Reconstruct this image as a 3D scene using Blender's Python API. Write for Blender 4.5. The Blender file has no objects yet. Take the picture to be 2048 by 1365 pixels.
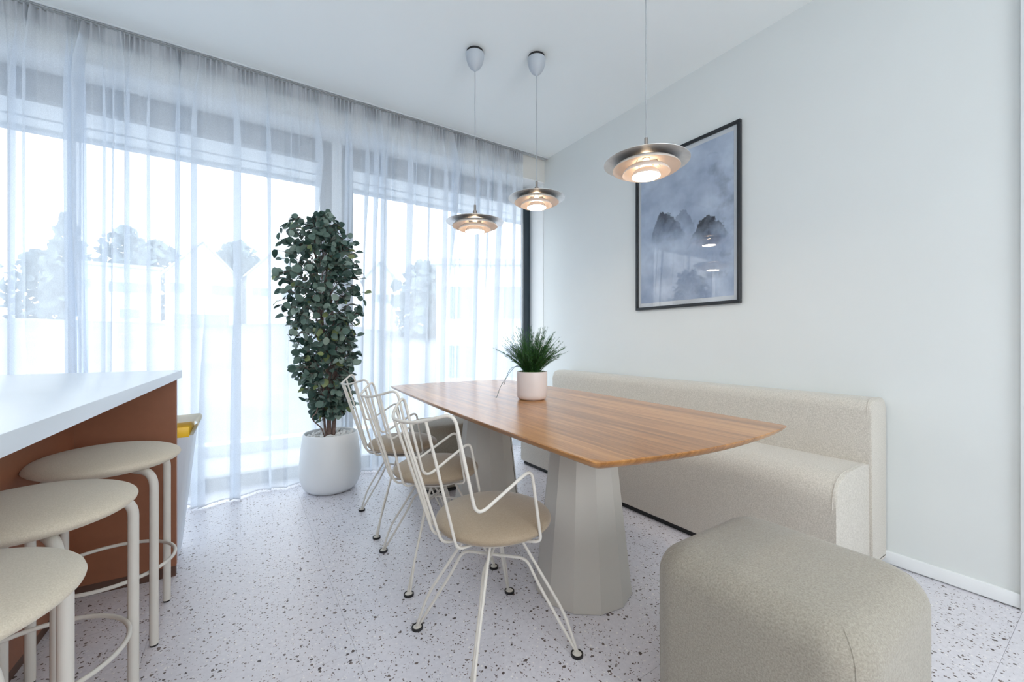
import bpy, bmesh, math, random
from mathutils import Vector, Matrix, noise as mnoise

# ------------------------------------------------------------------ camera, world, lights, exposure
sc = bpy.context.scene
COL = sc.collection
YAW = math.atan(540 / 826.0)
cam_d = bpy.data.cameras.new('camera')
cam_d.sensor_width = 36.0
cam_d.lens = 826.0 / 2048.0 * 36.0
cam_d.clip_start = 0.02
cam_d.clip_end = 400
cam = bpy.data.objects.new('camera', cam_d)
cam.location = (0, 0, 1.05)
cam.rotation_euler = (math.pi / 2, 0, -YAW)
COL.objects.link(cam)
sc.camera = cam

vs = sc.view_settings
sc.display_settings.display_device = 'sRGB'
vs.view_transform = 'Standard'
vs.look = 'None'
vs.gamma = 1.0
vs.use_curve_mapping = False
vs.exposure = 0.74

sc.cycles.use_denoising = True
sc.cycles.max_bounces = 12
sc.cycles.diffuse_bounces = 7
sc.cycles.glossy_bounces = 4
sc.cycles.transmission_bounces = 8
sc.cycles.transparent_max_bounces = 32
sc.cycles.sample_clamp_indirect = 6.0
sc.cycles.caustics_reflective = False
sc.cycles.caustics_refractive = False

w = bpy.data.worlds.new('World')
sc.world = w
w.use_nodes = True
wn = w.node_tree
bg = wn.nodes['Background']
tc = wn.nodes.new('ShaderNodeTexCoord')
nz = wn.nodes.new('ShaderNodeTexNoise')
nz.inputs['Scale'].default_value = 3.0
nz.inputs['Detail'].default_value = 5.0
rp = wn.nodes.new('ShaderNodeValToRGB')
rp.color_ramp.elements[0].position = 0.42
rp.color_ramp.elements[0].color = (0.80, 0.90, 1.0, 1)
rp.color_ramp.elements[1].position = 0.62
rp.color_ramp.elements[1].color = (1.0, 1.0, 1.0, 1)
wn.links.new(tc.outputs['Generated'], nz.inputs['Vector'])
wn.links.new(nz.outputs['Fac'], rp.inputs['Fac'])
wn.links.new(rp.outputs['Color'], bg.inputs['Color'])
bg.inputs['Strength'].default_value = 2.7


def area_light(name, loc, rot, sx, sy, power, color):
    d = bpy.data.lights.new(name, 'AREA')
    d.shape = 'RECTANGLE'
    d.size, d.size_y = sx, sy
    d.energy = power
    d.color = color
    o = bpy.data.objects.new(name, d)
    o.location = loc
    o.rotation_euler = rot
    COL.objects.link(o)
    return o


# added fill light, set in an assumed, unseen window opening behind the camera
area_light('fill_light_back', (0.9, -2.70, 1.55), (math.pi / 2, 0, 0), 1.9, 1.4, 19, (0.96, 0.98, 1.0))
# added unseen overhead fill light, kitchen side of the room, behind the camera
area_light('fill_light_top', (-1.7, -0.9, 2.83), (0, 0, 0), 2.4, 2.2, 34, (1.0, 0.985, 0.96))
# portal that guides sky light through the glazed wall
pd = area_light('sky_portal', (0.2, 3.62, 1.33), (-math.pi / 2, 0, 0), 4.6, 2.6, 10, (1, 1, 1))
pd.data.cycles.is_portal = True

R = random.Random(7)
PI = math.pi

# ------------------------------------------------------------------ helpers
def link(o, parent=None):
    COL.objects.link(o)
    if parent is not None:
        o.parent = parent
    return o


def tag(o, label=None, cat=None, group=None, kind=None):
    if label: o['label'] = label
    if cat: o['category'] = cat
    if group: o['group'] = group
    if kind: o['kind'] = kind
    return o


def thing(name, label, cat, loc=(0, 0, 0), rz=0.0, group=None):
    o = bpy.data.objects.new(name, None)
    o.empty_display_size = 0.1
    o.location = loc
    o.rotation_euler = (0, 0, rz)
    link(o)
    return tag(o, label, cat, group)


def obj(name, bm, mat, parent=None, smooth=True, angle=38, loc=None):
    me = bpy.data.meshes.new(name)
    bmesh.ops.recalc_face_normals(bm, faces=bm.faces)
    bm.to_mesh(me)
    bm.free()
    if isinstance(mat, (list, tuple)):
        for m in mat: me.materials.append(m)
    elif mat is not None:
        me.materials.append(mat)
    if smooth:
        me.polygons.foreach_set('use_smooth', [True] * len(me.polygons))
        me.set_sharp_from_angle(angle=math.radians(angle))
    o = bpy.data.objects.new(name, me)
    if loc: o.location = loc
    return link(o, parent)


def struct(name, bm, mat, parent=None, **k):
    o = obj(name, bm, mat, parent, **k)
    if parent is None: o['kind'] = 'structure'
    return o


def copy_tree(o, parent=None):
    c = o.copy()
    link(c)
    c.parent = parent
    for ch in list(o.children):
        copy_tree(ch, c)
    return c


def add_box(bm, lo, hi, bevel=0.0, seg=2):
    v = [bm.verts.new((x, y, z)) for x in (lo[0], hi[0]) for y in (lo[1], hi[1]) for z in (lo[2], hi[2])]
    f = [bm.faces.new([v[i] for i in q]) for q in
         ((0, 1, 3, 2), (4, 6, 7, 5), (0, 4, 5, 1), (2, 3, 7, 6), (0, 2, 6, 4), (1, 5, 7, 3))]
    if bevel > 0:
        es = list({e for a in f for e in a.edges})
        bmesh.ops.bevel(bm, geom=es, offset=bevel, segments=seg, profile=0.5, affect='EDGES')
    return bm


def box(lo, hi, bevel=0.0, seg=2):
    return add_box(bmesh.new(), lo, hi, bevel, seg)


def add_lathe(bm, prof, n=48, c=(0, 0, 0), close=False):
    rings = []
    for r, z in prof:
        if r < 1e-6:
            rings.append([bm.verts.new((c[0], c[1], c[2] + z))])
        else:
            rings.append([bm.verts.new((c[0] + r * math.cos(2 * PI * k / n), c[1] + r * math.sin(2 * PI * k / n), c[2] + z)) for k in range(n)])
    pairs = list(zip(rings, rings[1:]))
    if close: pairs.append((rings[-1], rings[0]))
    for a, b in pairs:
        for k in range(n):
            k2 = (k + 1) % n
            if len(a) == 1 and len(b) == 1: continue
            if len(a) == 1: bm.faces.new((a[0], b[k], b[k2]))
            elif len(b) == 1: bm.faces.new((a[k], b[0], a[k2]))
            else: bm.faces.new((a[k], b[k], b[k2], a[k2]))
    return bm


def lathe(prof, n=48, c=(0, 0, 0), close=False):
    return add_lathe(bmesh.new(), prof, n, c, close)


def fillet(pts, rad, n=6, closed=False):
    """round the corners of a polyline"""
    P = [Vector(p) for p in pts]
    out = []
    m = len(P)
    for i, p in enumerate(P):
        if not closed and i in (0, m - 1):
            out.append(p); continue
        a, b = P[(i - 1) % m], P[(i + 1) % m]
        r = rad[i] if isinstance(rad, (list, tuple)) else rad
        da, db = (a - p), (b - p)
        t = min(r, da.length * 0.48, db.length * 0.48)
        if t < 1e-5:
            out.append(p); continue
        s, e = p + da.normalized() * t, p + db.normalized() * t
        for k in range(n + 1):
            u = k / n
            out.append(s * (1 - u) ** 2 + p * 2 * u * (1 - u) + e * u * u)
    return out


def spline(pts, n=8, closed=False):
    P = [Vector(p) for p in pts]
    m = len(P)
    out = []
    rng = range(m) if closed else range(m - 1)
    for i in rng:
        p1, p2 = P[i], P[(i + 1) % m]
        p0 = P[(i - 1) % m] if (closed or i > 0) else p1 * 2 - p2
        p3 = P[(i + 2) % m] if (closed or i < m - 2) else p2 * 2 - p1
        for k in range(n):
            t = k / n
            out.append(0.5 * ((2 * p1) + (p2 - p0) * t + (2 * p0 - 5 * p1 + 4 * p2 - p3) * t * t + (3 * p1 - p0 - 3 * p2 + p3) * t ** 3))
    if not closed: out.append(P[-1])
    return out


def add_tube(bm, path, rad, n=8, closed=False, cap=True):
    P = [Vector(p) for p in path]
    m = len(P)
    rads = rad if isinstance(rad, (list, tuple)) else [rad] * m
    prev = None
    rings = []
    for i, p in enumerate(P):
        if closed:
            t = (P[(i + 1) % m] - P[(i - 1) % m])
        else:
            t = P[min(i + 1, m - 1)] - P[max(i - 1, 0)]
        if t.length < 1e-9: t = Vector((0, 0, 1))
        t.normalize()
        if prev is None:
            up = Vector((0, 0, 1)) if abs(t.z) < 0.9 else Vector((1, 0, 0))
            nrm = t.cross(up).normalized()
        else:
            nrm = prev - t * prev.dot(t)
            if nrm.length < 1e-6: nrm = t.orthogonal()
            nrm.normalize()
        prev = nrm
        bn = t.cross(nrm)
        rings.append([bm.verts.new(p + (nrm * math.cos(2 * PI * k / n) + bn * math.sin(2 * PI * k / n)) * rads[i]) for k in range(n)])
    pr = list(zip(rings, rings[1:]))
    if closed: pr.append((rings[-1], rings[0]))
    for a, b in pr:
        for k in range(n):
            bm.faces.new((a[k], a[(k + 1) % n], b[(k + 1) % n], b[k]))
    if cap and not closed:
        bm.faces.new(rings[0][::-1]); bm.faces.new(rings[-1])
    return bm


def tube(path, rad, n=8, closed=False):
    return add_tube(bmesh.new(), path, rad, n, closed)


def ellipsoid(rx, ry, rz, seg=48, rings=20, sup=1.0):
    prof = []
    for k in range(rings + 1):
        a = -PI / 2 + PI * k / rings
        ca, sa = math.cos(a), math.sin(a)
        prof.append((max(0.0, abs(ca) ** sup) if 0 < k < rings else 0.0, math.copysign(abs(sa) ** 1.0, sa)))
    bm = lathe(prof, seg)
    for v in bm.verts: v.co = Vector((v.co.x * rx, v.co.y * ry, v.co.z * rz))
    return bm


# ------------------------------------------------------------------ materials
def new_mat(name):
    m = bpy.data.materials.new(name)
    m.use_nodes = True
    nt = m.node_tree
    return m, nt, nt.nodes['Principled BSDF']


def N(nt, t, **ins):
    n = nt.nodes.new(t)
    for k, v in ins.items():
        n.inputs[k.replace('_', ' ')].default_value = v
    return n


def coords(nt, kind='Object', scale=(1, 1, 1)):
    t = nt.nodes.new('ShaderNodeTexCoord')
    mp = nt.nodes.new('ShaderNodeMapping')
    mp.inputs['Scale'].default_value = scale
    nt.links.new(t.outputs[kind], mp.inputs['Vector'])
    return mp.outputs['Vector']


def plain(name, col, rough=0.5, metal=0.0, var=0.04, scale=8.0, bump=0.0, bscale=200.0, coat=0.0, spec=0.5):
    m, nt, b = new_mat(name)
    v = coords(nt)
    nz = N(nt, 'ShaderNodeTexNoise', Scale=scale, Detail=3.0)
    nt.links.new(v, nz.inputs['Vector'])
    r = nt.nodes.new('ShaderNodeValToRGB')
    r.color_ramp.elements[0].position = 0.3
    r.color_ramp.elements[1].position = 0.7
    r.color_ramp.elements[0].color = (*[max(0, c * (1 - var)) for c in col], 1)
    r.color_ramp.elements[1].color = (*[min(1, c * (1 + var)) for c in col], 1)
    nt.links.new(nz.outputs['Fac'], r.inputs['Fac'])
    nt.links.new(r.outputs['Color'], b.inputs['Base Color'])
    b.inputs['Roughness'].default_value = rough
    b.inputs['Metallic'].default_value = metal
    b.inputs['Coat Weight'].default_value = coat
    b.inputs['Specular IOR Level'].default_value = spec
    if bump:
        n2 = N(nt, 'ShaderNodeTexNoise', Scale=bscale, Detail=4.0)
        nt.links.new(v, n2.inputs['Vector'])
        bp = N(nt, 'ShaderNodeBump', Strength=bump, Distance=0.002)
        nt.links.new(n2.outputs['Fac'], bp.inputs['Height'])
        nt.links.new(bp.outputs['Normal'], b.inputs['Normal'])
    return m


def fabric(name, c1, c2, scale=420, bump=0.5, rough=0.95, big=0.12):
    m, nt, b = new_mat(name)
    v = coords(nt)
    n1 = N(nt, 'ShaderNodeTexNoise', Scale=scale, Detail=3.0, Roughness=0.7)
    nt.links.new(v, n1.inputs['Vector'])
    r = nt.nodes.new('ShaderNodeValToRGB')
    r.color_ramp.elements[0].position = 0.33
    r.color_ramp.elements[1].position = 0.67
    r.color_ramp.elements[0].color = (*c1, 1)
    r.color_ramp.elements[1].color = (*c2, 1)
    nt.links.new(n1.outputs['Fac'], r.inputs['Fac'])
    nt.links.new(r.outputs['Color'], b.inputs['Base Color'])
    b.inputs['Roughness'].default_value = rough
    b.inputs['Specular IOR Level'].default_value = 0.2
    b.inputs['Sheen Weight'].default_value = 0.25
    b.inputs['Sheen Roughness'].default_value = 0.5
    n2 = N(nt, 'ShaderNodeTexNoise', Scale=9.0, Detail=2.0)
    nt.links.new(v, n2.inputs['Vector'])
    ad = N(nt, 'ShaderNodeMath'); ad.operation = 'MULTIPLY_ADD'
    nt.links.new(n2.outputs['Fac'], ad.inputs[0]); ad.inputs[1].default_value = big * 30
    nt.links.new(n1.outputs['Fac'], ad.inputs[2])
    bp = N(nt, 'ShaderNodeBump', Strength=bump, Distance=0.0016)
    nt.links.new(ad.outputs[0], bp.inputs['Height'])
    nt.links.new(bp.outputs['Normal'], b.inputs['Normal'])
    return m


def terrazzo():
    m, nt, b = new_mat('terrazzo')
    g = nt.nodes.new('ShaderNodeNewGeometry')
    oi = nt.nodes.new('ShaderNodeObjectInfo')
    cx = N(nt, 'ShaderNodeCombineXYZ')
    ml = N(nt, 'ShaderNodeMath'); ml.operation = 'MULTIPLY'; ml.inputs[1].default_value = 13.7
    nt.links.new(oi.outputs['Random'], ml.inputs[0])
    nt.links.new(ml.outputs[0], cx.inputs['Z'])
    av = N(nt, 'ShaderNodeVectorMath'); av.operation = 'ADD'
    nt.links.new(g.outputs['Position'], av.inputs[0]); nt.links.new(cx.outputs[0], av.inputs[1])
    # wobble so that chips are irregular
    wz = N(nt, 'ShaderNodeTexNoise', Scale=120.0, Detail=1.0)
    nt.links.new(av.outputs[0], wz.inputs['Vector'])
    ws = N(nt, 'ShaderNodeVectorMath'); ws.operation = 'SCALE'; ws.inputs['Scale'].default_value = 0.010
    nt.links.new(wz.outputs['Color'], ws.inputs[0])
    av2 = N(nt, 'ShaderNodeVectorMath'); av2.operation = 'ADD'
    nt.links.new(av.outputs[0], av2.inputs[0]); nt.links.new(ws.outputs[0], av2.inputs[1])
    base = nt.nodes.new('ShaderNodeValToRGB')
    base.color_ramp.elements[0].position = 0.3; base.color_ramp.elements[0].color = (0.64, 0.63, 0.68, 1)
    base.color_ramp.elements[1].position = 0.7; base.color_ramp.elements[1].color = (0.74, 0.73, 0.78, 1)
    bn = N(nt, 'ShaderNodeTexNoise', Scale=60.0, Detail=4.0, Roughness=0.7)
    nt.links.new(av.outputs[0], bn.inputs['Vector'])
    nt.links.new(bn.outputs['Fac'], base.inputs['Fac'])
    cur = base.outputs['Color']
    for sc_, thr, pres, cols in ((56.0, 0.35, 0.66, ((0.05, 0.036, 0.036), (0.17, 0.13, 0.12))),
                                 (125.0, 0.40, 0.58, ((0.08, 0.06, 0.06), (0.28, 0.22, 0.21))),
                                 (90.0, 0.36, 0.70, ((0.80, 0.78, 0.79), (0.86, 0.84, 0.84)))):
        vo = N(nt, 'ShaderNodeTexVoronoi', Scale=sc_)
        vo.voronoi_dimensions = '3D'
        nt.links.new(av2.outputs[0], vo.inputs['Vector'])
        sp = nt.nodes.new('ShaderNodeSeparateColor')
        nt.links.new(vo.outputs['Color'], sp.inputs[0])
        # threshold grows with the cell's random value: chips of mixed sizes
        th = N(nt, 'ShaderNodeMapRange')
        th.inputs['From Min'].default_value = pres; th.inputs['From Max'].default_value = 1.0
        th.inputs['To Min'].default_value = thr * 0.3; th.inputs['To Max'].default_value = thr
        nt.links.new(sp.outputs[0], th.inputs['Value'])
        lt = N(nt, 'ShaderNodeMath'); lt.operation = 'LESS_THAN'
        nt.links.new(vo.outputs['Distance'], lt.inputs[0]); nt.links.new(th.outputs[0], lt.inputs[1])
        gt = N(nt, 'ShaderNodeMath'); gt.operation = 'GREATER_THAN'; gt.inputs[1].default_value = pres
        nt.links.new(sp.outputs[0], gt.inputs[0])
        mu = N(nt, 'ShaderNodeMath'); mu.operation = 'MULTIPLY'
        nt.links.new(lt.outputs[0], mu.inputs[0]); nt.links.new(gt.outputs[0], mu.inputs[1])
        cm = nt.nodes.new('ShaderNodeMix'); cm.data_type = 'RGBA'
        cm.inputs[6].default_value = (*cols[0], 1); cm.inputs[7].default_value = (*cols[1], 1)
        nt.links.new(sp.outputs[1], cm.inputs[0])
        mx = nt.nodes.new('ShaderNodeMix'); mx.data_type = 'RGBA'
        nt.links.new(mu.outputs[0], mx.inputs[0]); nt.links.new(cur, mx.inputs[6]); nt.links.new(cm.outputs[2], mx.inputs[7])
        cur = mx.outputs[2]
    nt.links.new(cur, b.inputs['Base Color'])
    b.inputs['Roughness'].default_value = 0.36
    b.inputs['Specular IOR Level'].default_value = 0.45
    return m


def oak():
    m, nt, b = new_mat('oiled_oak')
    t = nt.nodes.new('ShaderNodeTexCoord')
    sx = nt.nodes.new('ShaderNodeSeparateXYZ')
    nt.links.new(t.outputs['Object'], sx.inputs[0])
    dv = N(nt, 'ShaderNodeMath'); dv.operation = 'DIVIDE'; dv.inputs[1].default_value = 0.085
    nt.links.new(sx.outputs[0], dv.inputs[0])
    fl = N(nt, 'ShaderNodeMath'); fl.operation = 'FLOOR'
    nt.links.new(dv.outputs[0], fl.inputs[0])
    wnz = nt.nodes.new('ShaderNodeTexWhiteNoise'); wnz.noise_dimensions = '1D'
    nt.links.new(fl.outputs[0], wnz.inputs['W'])
    # per-lamella shift of the grain
    cb = N(nt, 'ShaderNodeCombineXYZ')
    sh = N(nt, 'ShaderNodeMath'); sh.operation = 'MULTIPLY_ADD'; sh.inputs[1].default_value = 9.0
    nt.links.new(wnz.outputs['Value'], sh.inputs[0]); nt.links.new(sx.outputs[1], sh.inputs[2])
    nt.links.new(sx.outputs[0], cb.inputs[0]); nt.links.new(sh.outputs[0], cb.inputs[1]); nt.links.new(sx.outputs[2], cb.inputs[2])
    mp = N(nt, 'ShaderNodeMapping'); mp.inputs['Scale'].default_value = (46, 1.6, 10)
    nt.links.new(cb.outputs[0], mp.inputs[0])
    g1 = N(nt, 'ShaderNodeTexNoise', Scale=1.0, Detail=6.0, Roughness=0.62, Distortion=0.6)
    nt.links.new(mp.outputs[0], g1.inputs['Vector'])
    mp2 = N(nt, 'ShaderNodeMapping'); mp2.inputs['Scale'].default_value = (320, 14, 20)
    nt.links.new(cb.outputs[0], mp2.inputs[0])
    g2 = N(nt, 'ShaderNodeTexNoise', Scale=1.0, Detail=3.0)
    nt.links.new(mp2.outputs[0], g2.inputs['Vector'])
    r = nt.nodes.new('ShaderNodeValToRGB')
    e = r.color_ramp.elements
    e[0].position = 0.28; e[0].color = (0.20, 0.080, 0.021, 1)
    e[1].position = 0.72; e[1].color = (0.53, 0.255, 0.078, 1)
    k = e.new(0.5); k.color = (0.385, 0.168, 0.046, 1)
    sm = N(nt, 'ShaderNodeMath'); sm.operation = 'MULTIPLY_ADD'; sm.inputs[1].default_value = 0.17
    nt.links.new(wnz.outputs['Value'], sm.inputs[0])
    s2 = N(nt, 'ShaderNodeMath'); s2.operation = 'MULTIPLY_ADD'; s2.inputs[1].default_value = 0.28
    nt.links.new(g2.outputs['Fac'], s2.inputs[0])
    s3 = N(nt, 'ShaderNodeMath'); s3.operation = 'SUBTRACT'; s3.inputs[1].default_value = 0.20
    nt.links.new(g1.outputs['Fac'], s3.inputs[0])
    nt.links.new(s3.outputs[0], s2.inputs[2]); nt.links.new(s2.outputs[0], sm.inputs[2])
    nt.links.new(sm.outputs[0], r.inputs['Fac'])
    nt.links.new(r.outputs['Color'], b.inputs['Base Color'])
    b.inputs['Roughness'].default_value = 0.32
    b.inputs['Coat Weight'].default_value = 0.45
    b.inputs['Coat Roughness'].default_value = 0.2
    b.inputs['Specular IOR Level'].default_value = 0.3
    bp = N(nt, 'ShaderNodeBump', Strength=0.15, Distance=0.001)
    nt.links.new(g2.outputs['Fac'], bp.inputs['Height'])
    nt.links.new(bp.outputs['Normal'], b.inputs['Normal'])
    return m


def sheer(name, clear, col=(0.86, 0.90, 0.96), trans=0.62):
    """voile: part open weave, part threads that scatter light to both sides"""
    m = bpy.data.materials.new(name)
    m.use_nodes = True
    nt = m.node_tree
    nt.nodes.remove(nt.nodes['Principled BSDF'])
    out = nt.nodes['Material Output']
    tr = nt.nodes.new('ShaderNodeBsdfTransparent'); tr.inputs[0].default_value = (0.98, 0.99, 1.0, 1)
    di = nt.nodes.new('ShaderNodeBsdfDiffuse'); di.inputs[0].default_value = (*col, 1)
    tl = nt.nodes.new('ShaderNodeBsdfTranslucent'); tl.inputs[0].default_value = (*col, 1)
    m1 = nt.nodes.new('ShaderNodeMixShader'); m1.inputs[0].default_value = trans
    nt.links.new(di.outputs[0], m1.inputs[1]); nt.links.new(tl.outputs[0], m1.inputs[2])
    v = coords(nt, 'Object', (900, 900, 160))
    nz = N(nt, 'ShaderNodeTexNoise', Scale=1.0, Detail=1.0)
    nt.links.new(v, nz.inputs['Vector'])
    mr = N(nt, 'ShaderNodeMapRange')
    mr.inputs['From Min'].default_value = 0.3; mr.inputs['From Max'].default_value = 0.7
    mr.inputs['To Min'].default_value = 1 - clear - 0.06; mr.inputs['To Max'].default_value = 1 - clear + 0.06
    nt.links.new(nz.outputs['Fac'], mr.inputs['Value'])
    m2 = nt.nodes.new('ShaderNodeMixShader')
    nt.links.new(mr.outputs[0], m2.inputs[0])
    nt.links.new(tr.outputs[0], m2.inputs[1]); nt.links.new(m1.outputs[0], m2.inputs[2])
    nt.links.new(m2.outputs[0], out.inputs['Surface'])
    return m


def glass_pane(name, refl=1.0, tint=(1, 1, 1), rough=0.0):
    m = bpy.data.materials.new(name)
    m.use_nodes = True
    nt = m.node_tree
    nt.nodes.remove(nt.nodes['Principled BSDF'])
    out = nt.nodes['Material Output']
    tr = nt.nodes.new('ShaderNodeBsdfTransparent'); tr.inputs[0].default_value = (*tint, 1)
    gl = nt.nodes.new('ShaderNodeBsdfGlossy'); gl.inputs['Roughness'].default_value = rough
    fr = N(nt, 'ShaderNodeFresnel', IOR=1.5)
    ml = N(nt, 'ShaderNodeMath'); ml.operation = 'MULTIPLY'; ml.inputs[1].default_value = refl
    geo = nt.nodes.new('ShaderNodeNewGeometry')       # the pane's inner side mirrors nothing back
    fl = N(nt, 'ShaderNodeMath'); fl.operation = 'SUBTRACT'; fl.inputs[0].default_value = 1.0
    nt.links.new(geo.outputs['Backfacing'], fl.inputs[1])
    fm = N(nt, 'ShaderNodeMath'); fm.operation = 'MULTIPLY'
    nt.links.new(fr.outputs[0], fm.inputs[0]); nt.links.new(fl.outputs[0], fm.inputs[1])
    nt.links.new(fm.outputs[0], ml.inputs[0])
    mx = nt.nodes.new('ShaderNodeMixShader')
    nt.links.new(ml.outputs[0], mx.inputs[0]); nt.links.new(tr.outputs[0], mx.inputs[1]); nt.links.new(gl.outputs[0], mx.inputs[2])
    nt.links.new(mx.outputs[0], out.inputs['Surface'])
    return m


def emit(name, col, strength):
    m, nt, b = new_mat(name)
    b.inputs['Base Color'].default_value = (1, 1, 1, 1)
    b.inputs['Emission Color'].default_value = (*col, 1)
    b.inputs['Emission Strength'].default_value = strength
    return m


def leaf_mat(name, col, rough=0.45):
    m, nt, b = new_mat(name)
    v = coords(nt)
    nz = N(nt, 'ShaderNodeTexNoise', Scale=40.0, Detail=2.0)
    nt.links.new(v, nz.inputs['Vector'])
    r = nt.nodes.new('ShaderNodeValToRGB')
    r.color_ramp.elements[0].color = (*[c * 0.7 for c in col], 1)
    r.color_ramp.elements[1].color = (*[min(1, c * 1.3) for c in col], 1)
    nt.links.new(nz.outputs['Fac'], r.inputs['Fac'])
    nt.links.new(r.outputs['Color'], b.inputs['Base Color'])
    b.inputs['Roughness'].default_value = rough
    out = nt.nodes['Material Output']
    tl = nt.nodes.new('ShaderNodeBsdfTranslucent')
    nt.links.new(r.outputs['Color'], tl.inputs[0])
    mx = nt.nodes.new('ShaderNodeMixShader'); mx.inputs[0].default_value = 0.25
    nt.links.new(b.outputs[0], mx.inputs[1]); nt.links.new(tl.outputs[0], mx.inputs[2])
    nt.links.new(mx.outputs[0], out.inputs['Surface'])
    return m


M = {}
M['wall'] = plain('wall_paint', (0.715, 0.745, 0.74), 0.6, var=0.012, scale=2.5, bump=0.06, bscale=260)
M['bulkhead'] = plain('bulkhead_paint', (0.70, 0.69, 0.655), 0.7, var=0.01, scale=3)
M['ceiling'] = plain('ceiling_paint', (0.86, 0.895, 0.89), 0.7, var=0.008, scale=2)
M['terrazzo'] = terrazzo()
M['grout'] = plain('tile_joint', (0.62, 0.61, 0.64), 0.9, var=0.05)
M['white_trim'] = plain('white_trim', (0.80, 0.82, 0.83), 0.45, var=0.01)
M['frame_dark'] = plain('anthracite_window_frame', (0.022, 0.036, 0.048), 0.35, var=0.05)
M['reveal'] = plain('white_reveal', (0.86, 0.87, 0.86), 0.6, var=0.01)
M['oak'] = oak()
M['cream_lacquer'] = plain('cream_lacquer', (0.64, 0.615, 0.565), 0.5, var=0.015)
M['pedestal'] = plain('pedestal_lacquer', (0.53, 0.51, 0.465), 0.5, var=0.02, scale=4)
M['seam'] = plain('dark_joint', (0.05, 0.045, 0.04), 0.8)
M['rubber'] = plain('black_rubber', (0.012, 0.012, 0.013), 0.55)
M['sofa'] = fabric('oatmeal_boucle', (0.48, 0.445, 0.39), (0.68, 0.64, 0.575), 210, 0.7)
M['pouf'] = fabric('wool_felt', (0.27, 0.247, 0.205), (0.40, 0.368, 0.31), 250, 0.6)
M['leather'] = fabric('beige_leather', (0.31, 0.242, 0.170), (0.37, 0.295, 0.212), 240, 0.12, rough=0.6, big=0.02)
M['seat_cloth'] = fabric('stool_cloth', (0.58, 0.515, 0.405), (0.70, 0.635, 0.52), 420, 0.42)
M['terracotta'] = plain('terracotta_laminate', (0.28, 0.110, 0.056), 0.45, var=0.03, scale=30)
M['kick'] = plain('brown_kick_board', (0.10, 0.05, 0.035), 0.5)
M['worktop'] = plain('white_worktop', (0.68, 0.73, 0.78), 0.28, var=0.01, scale=10)
M['steel'] = plain('brushed_nickel', (0.80, 0.80, 0.80), 0.5, metal=1.0, var=0.06, scale=30)
M['lampwhite'] = plain('lamp_inner_white', (0.80, 0.73, 0.67), 0.6, var=0.01, spec=0.2)
M['lampplastic'] = plain('grey_white_plastic', (0.50, 0.54, 0.59), 0.45, var=0.01)
M['cord'] = plain('grey_cord', (0.40, 0.42, 0.44), 0.5)
M['socket'] = plain('dark_nickel', (0.30, 0.27, 0.25), 0.35, metal=1.0)
M['bulb'] = emit('lit_bulb', (1.0, 0.74, 0.50), 9.0)
M['diffuser'] = emit('lit_diffuser', (1.0, 0.84, 0.67), 42.0)
M['planter'] = plain('matt_white_ceramic', (0.76, 0.785, 0.80), 0.5, var=0.01)
M['pinkpot'] = plain('blush_ceramic', (0.70, 0.63, 0.615), 0.42, var=0.015)
M['soil'] = plain('dark_soil', (0.05, 0.05, 0.05), 0.95, var=0.3, scale=60, bump=0.8)
M['pebble'] = plain('white_pebble', (0.68, 0.69, 0.69), 0.8, var=0.12, scale=30, bump=0.2)
M['bark'] = plain('bark', (0.17, 0.115, 0.10), 0.9, var=0.35, scale=45, bump=0.6, bscale=70)
M['leafA'] = leaf_mat('sage_leaf', (0.13, 0.20, 0.165))
M['leafB'] = leaf_mat('deep_leaf', (0.035, 0.075, 0.06))
M['leafC'] = leaf_mat('pale_leaf', (0.26, 0.34, 0.29))
M['leafD'] = leaf_mat('yellow_green_leaf', (0.25, 0.31, 0.13))
M['grass'] = leaf_mat('fern_green', (0.035, 0.13, 0.025), 0.5)
M['grass2'] = leaf_mat('bluish_fern', (0.03, 0.075, 0.045), 0.5)
M['moss'] = leaf_mat('moss', (0.09, 0.22, 0.04), 0.8)
M['frame_black'] = plain('black_frame', (0.010, 0.013, 0.017), 0.4)
M['mat_board'] = plain('white_mount', (0.66, 0.70, 0.74), 0.8, var=0.005)
M['pic_glass'] = glass_pane('picture_glass', 2.0)
M['win_glass'] = glass_pane('window_glass', 0.8, (0.97, 0.985, 0.985))
M['voile'] = sheer('white_voile', 0.37, (0.84, 0.88, 0.93), trans=0.48)
M['tape'] = sheer('curtain_tape', 0.12, (0.62, 0.64, 0.67), 0.25)
M['track'] = plain('white_track', (0.62, 0.65, 0.67), 0.5)
M['track_dark'] = plain('track_groove', (0.05, 0.055, 0.06), 0.6)
M['bin_white'] = plain('bin_plastic', (0.66, 0.72, 0.80), 0.4, var=0.01)
M['bin_yellow'] = plain('yellow_plastic', (0.95, 0.58, 0.015), 0.4, var=0.02)
M['bin_lid'] = plain('cream_plastic', (0.80, 0.78, 0.66), 0.4, var=0.02)
M['ext_white'] = plain('exterior_render', (0.80, 0.81, 0.82), 0.8, var=0.02)
M['ext_soffit'] = plain('soffit', (0.74, 0.76, 0.77), 0.8, var=0.02)
M['ext_grey'] = plain('exterior_grey', (0.42, 0.47, 0.52), 0.8)
M['ext_win'] = plain('far_window', (0.32, 0.37, 0.45), 0.3)
M['ext_roof'] = plain('far_roof', (0.50, 0.52, 0.56), 0.8)
M['paving'] = plain('terrace_paving', (0.50, 0.52, 0.57), 0.8, var=0.05, scale=6)
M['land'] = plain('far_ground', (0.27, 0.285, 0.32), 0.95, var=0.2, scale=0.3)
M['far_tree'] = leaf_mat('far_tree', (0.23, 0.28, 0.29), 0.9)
M['far_trunk'] = plain('far_trunk', (0.2, 0.17, 0.15), 0.9)


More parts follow.
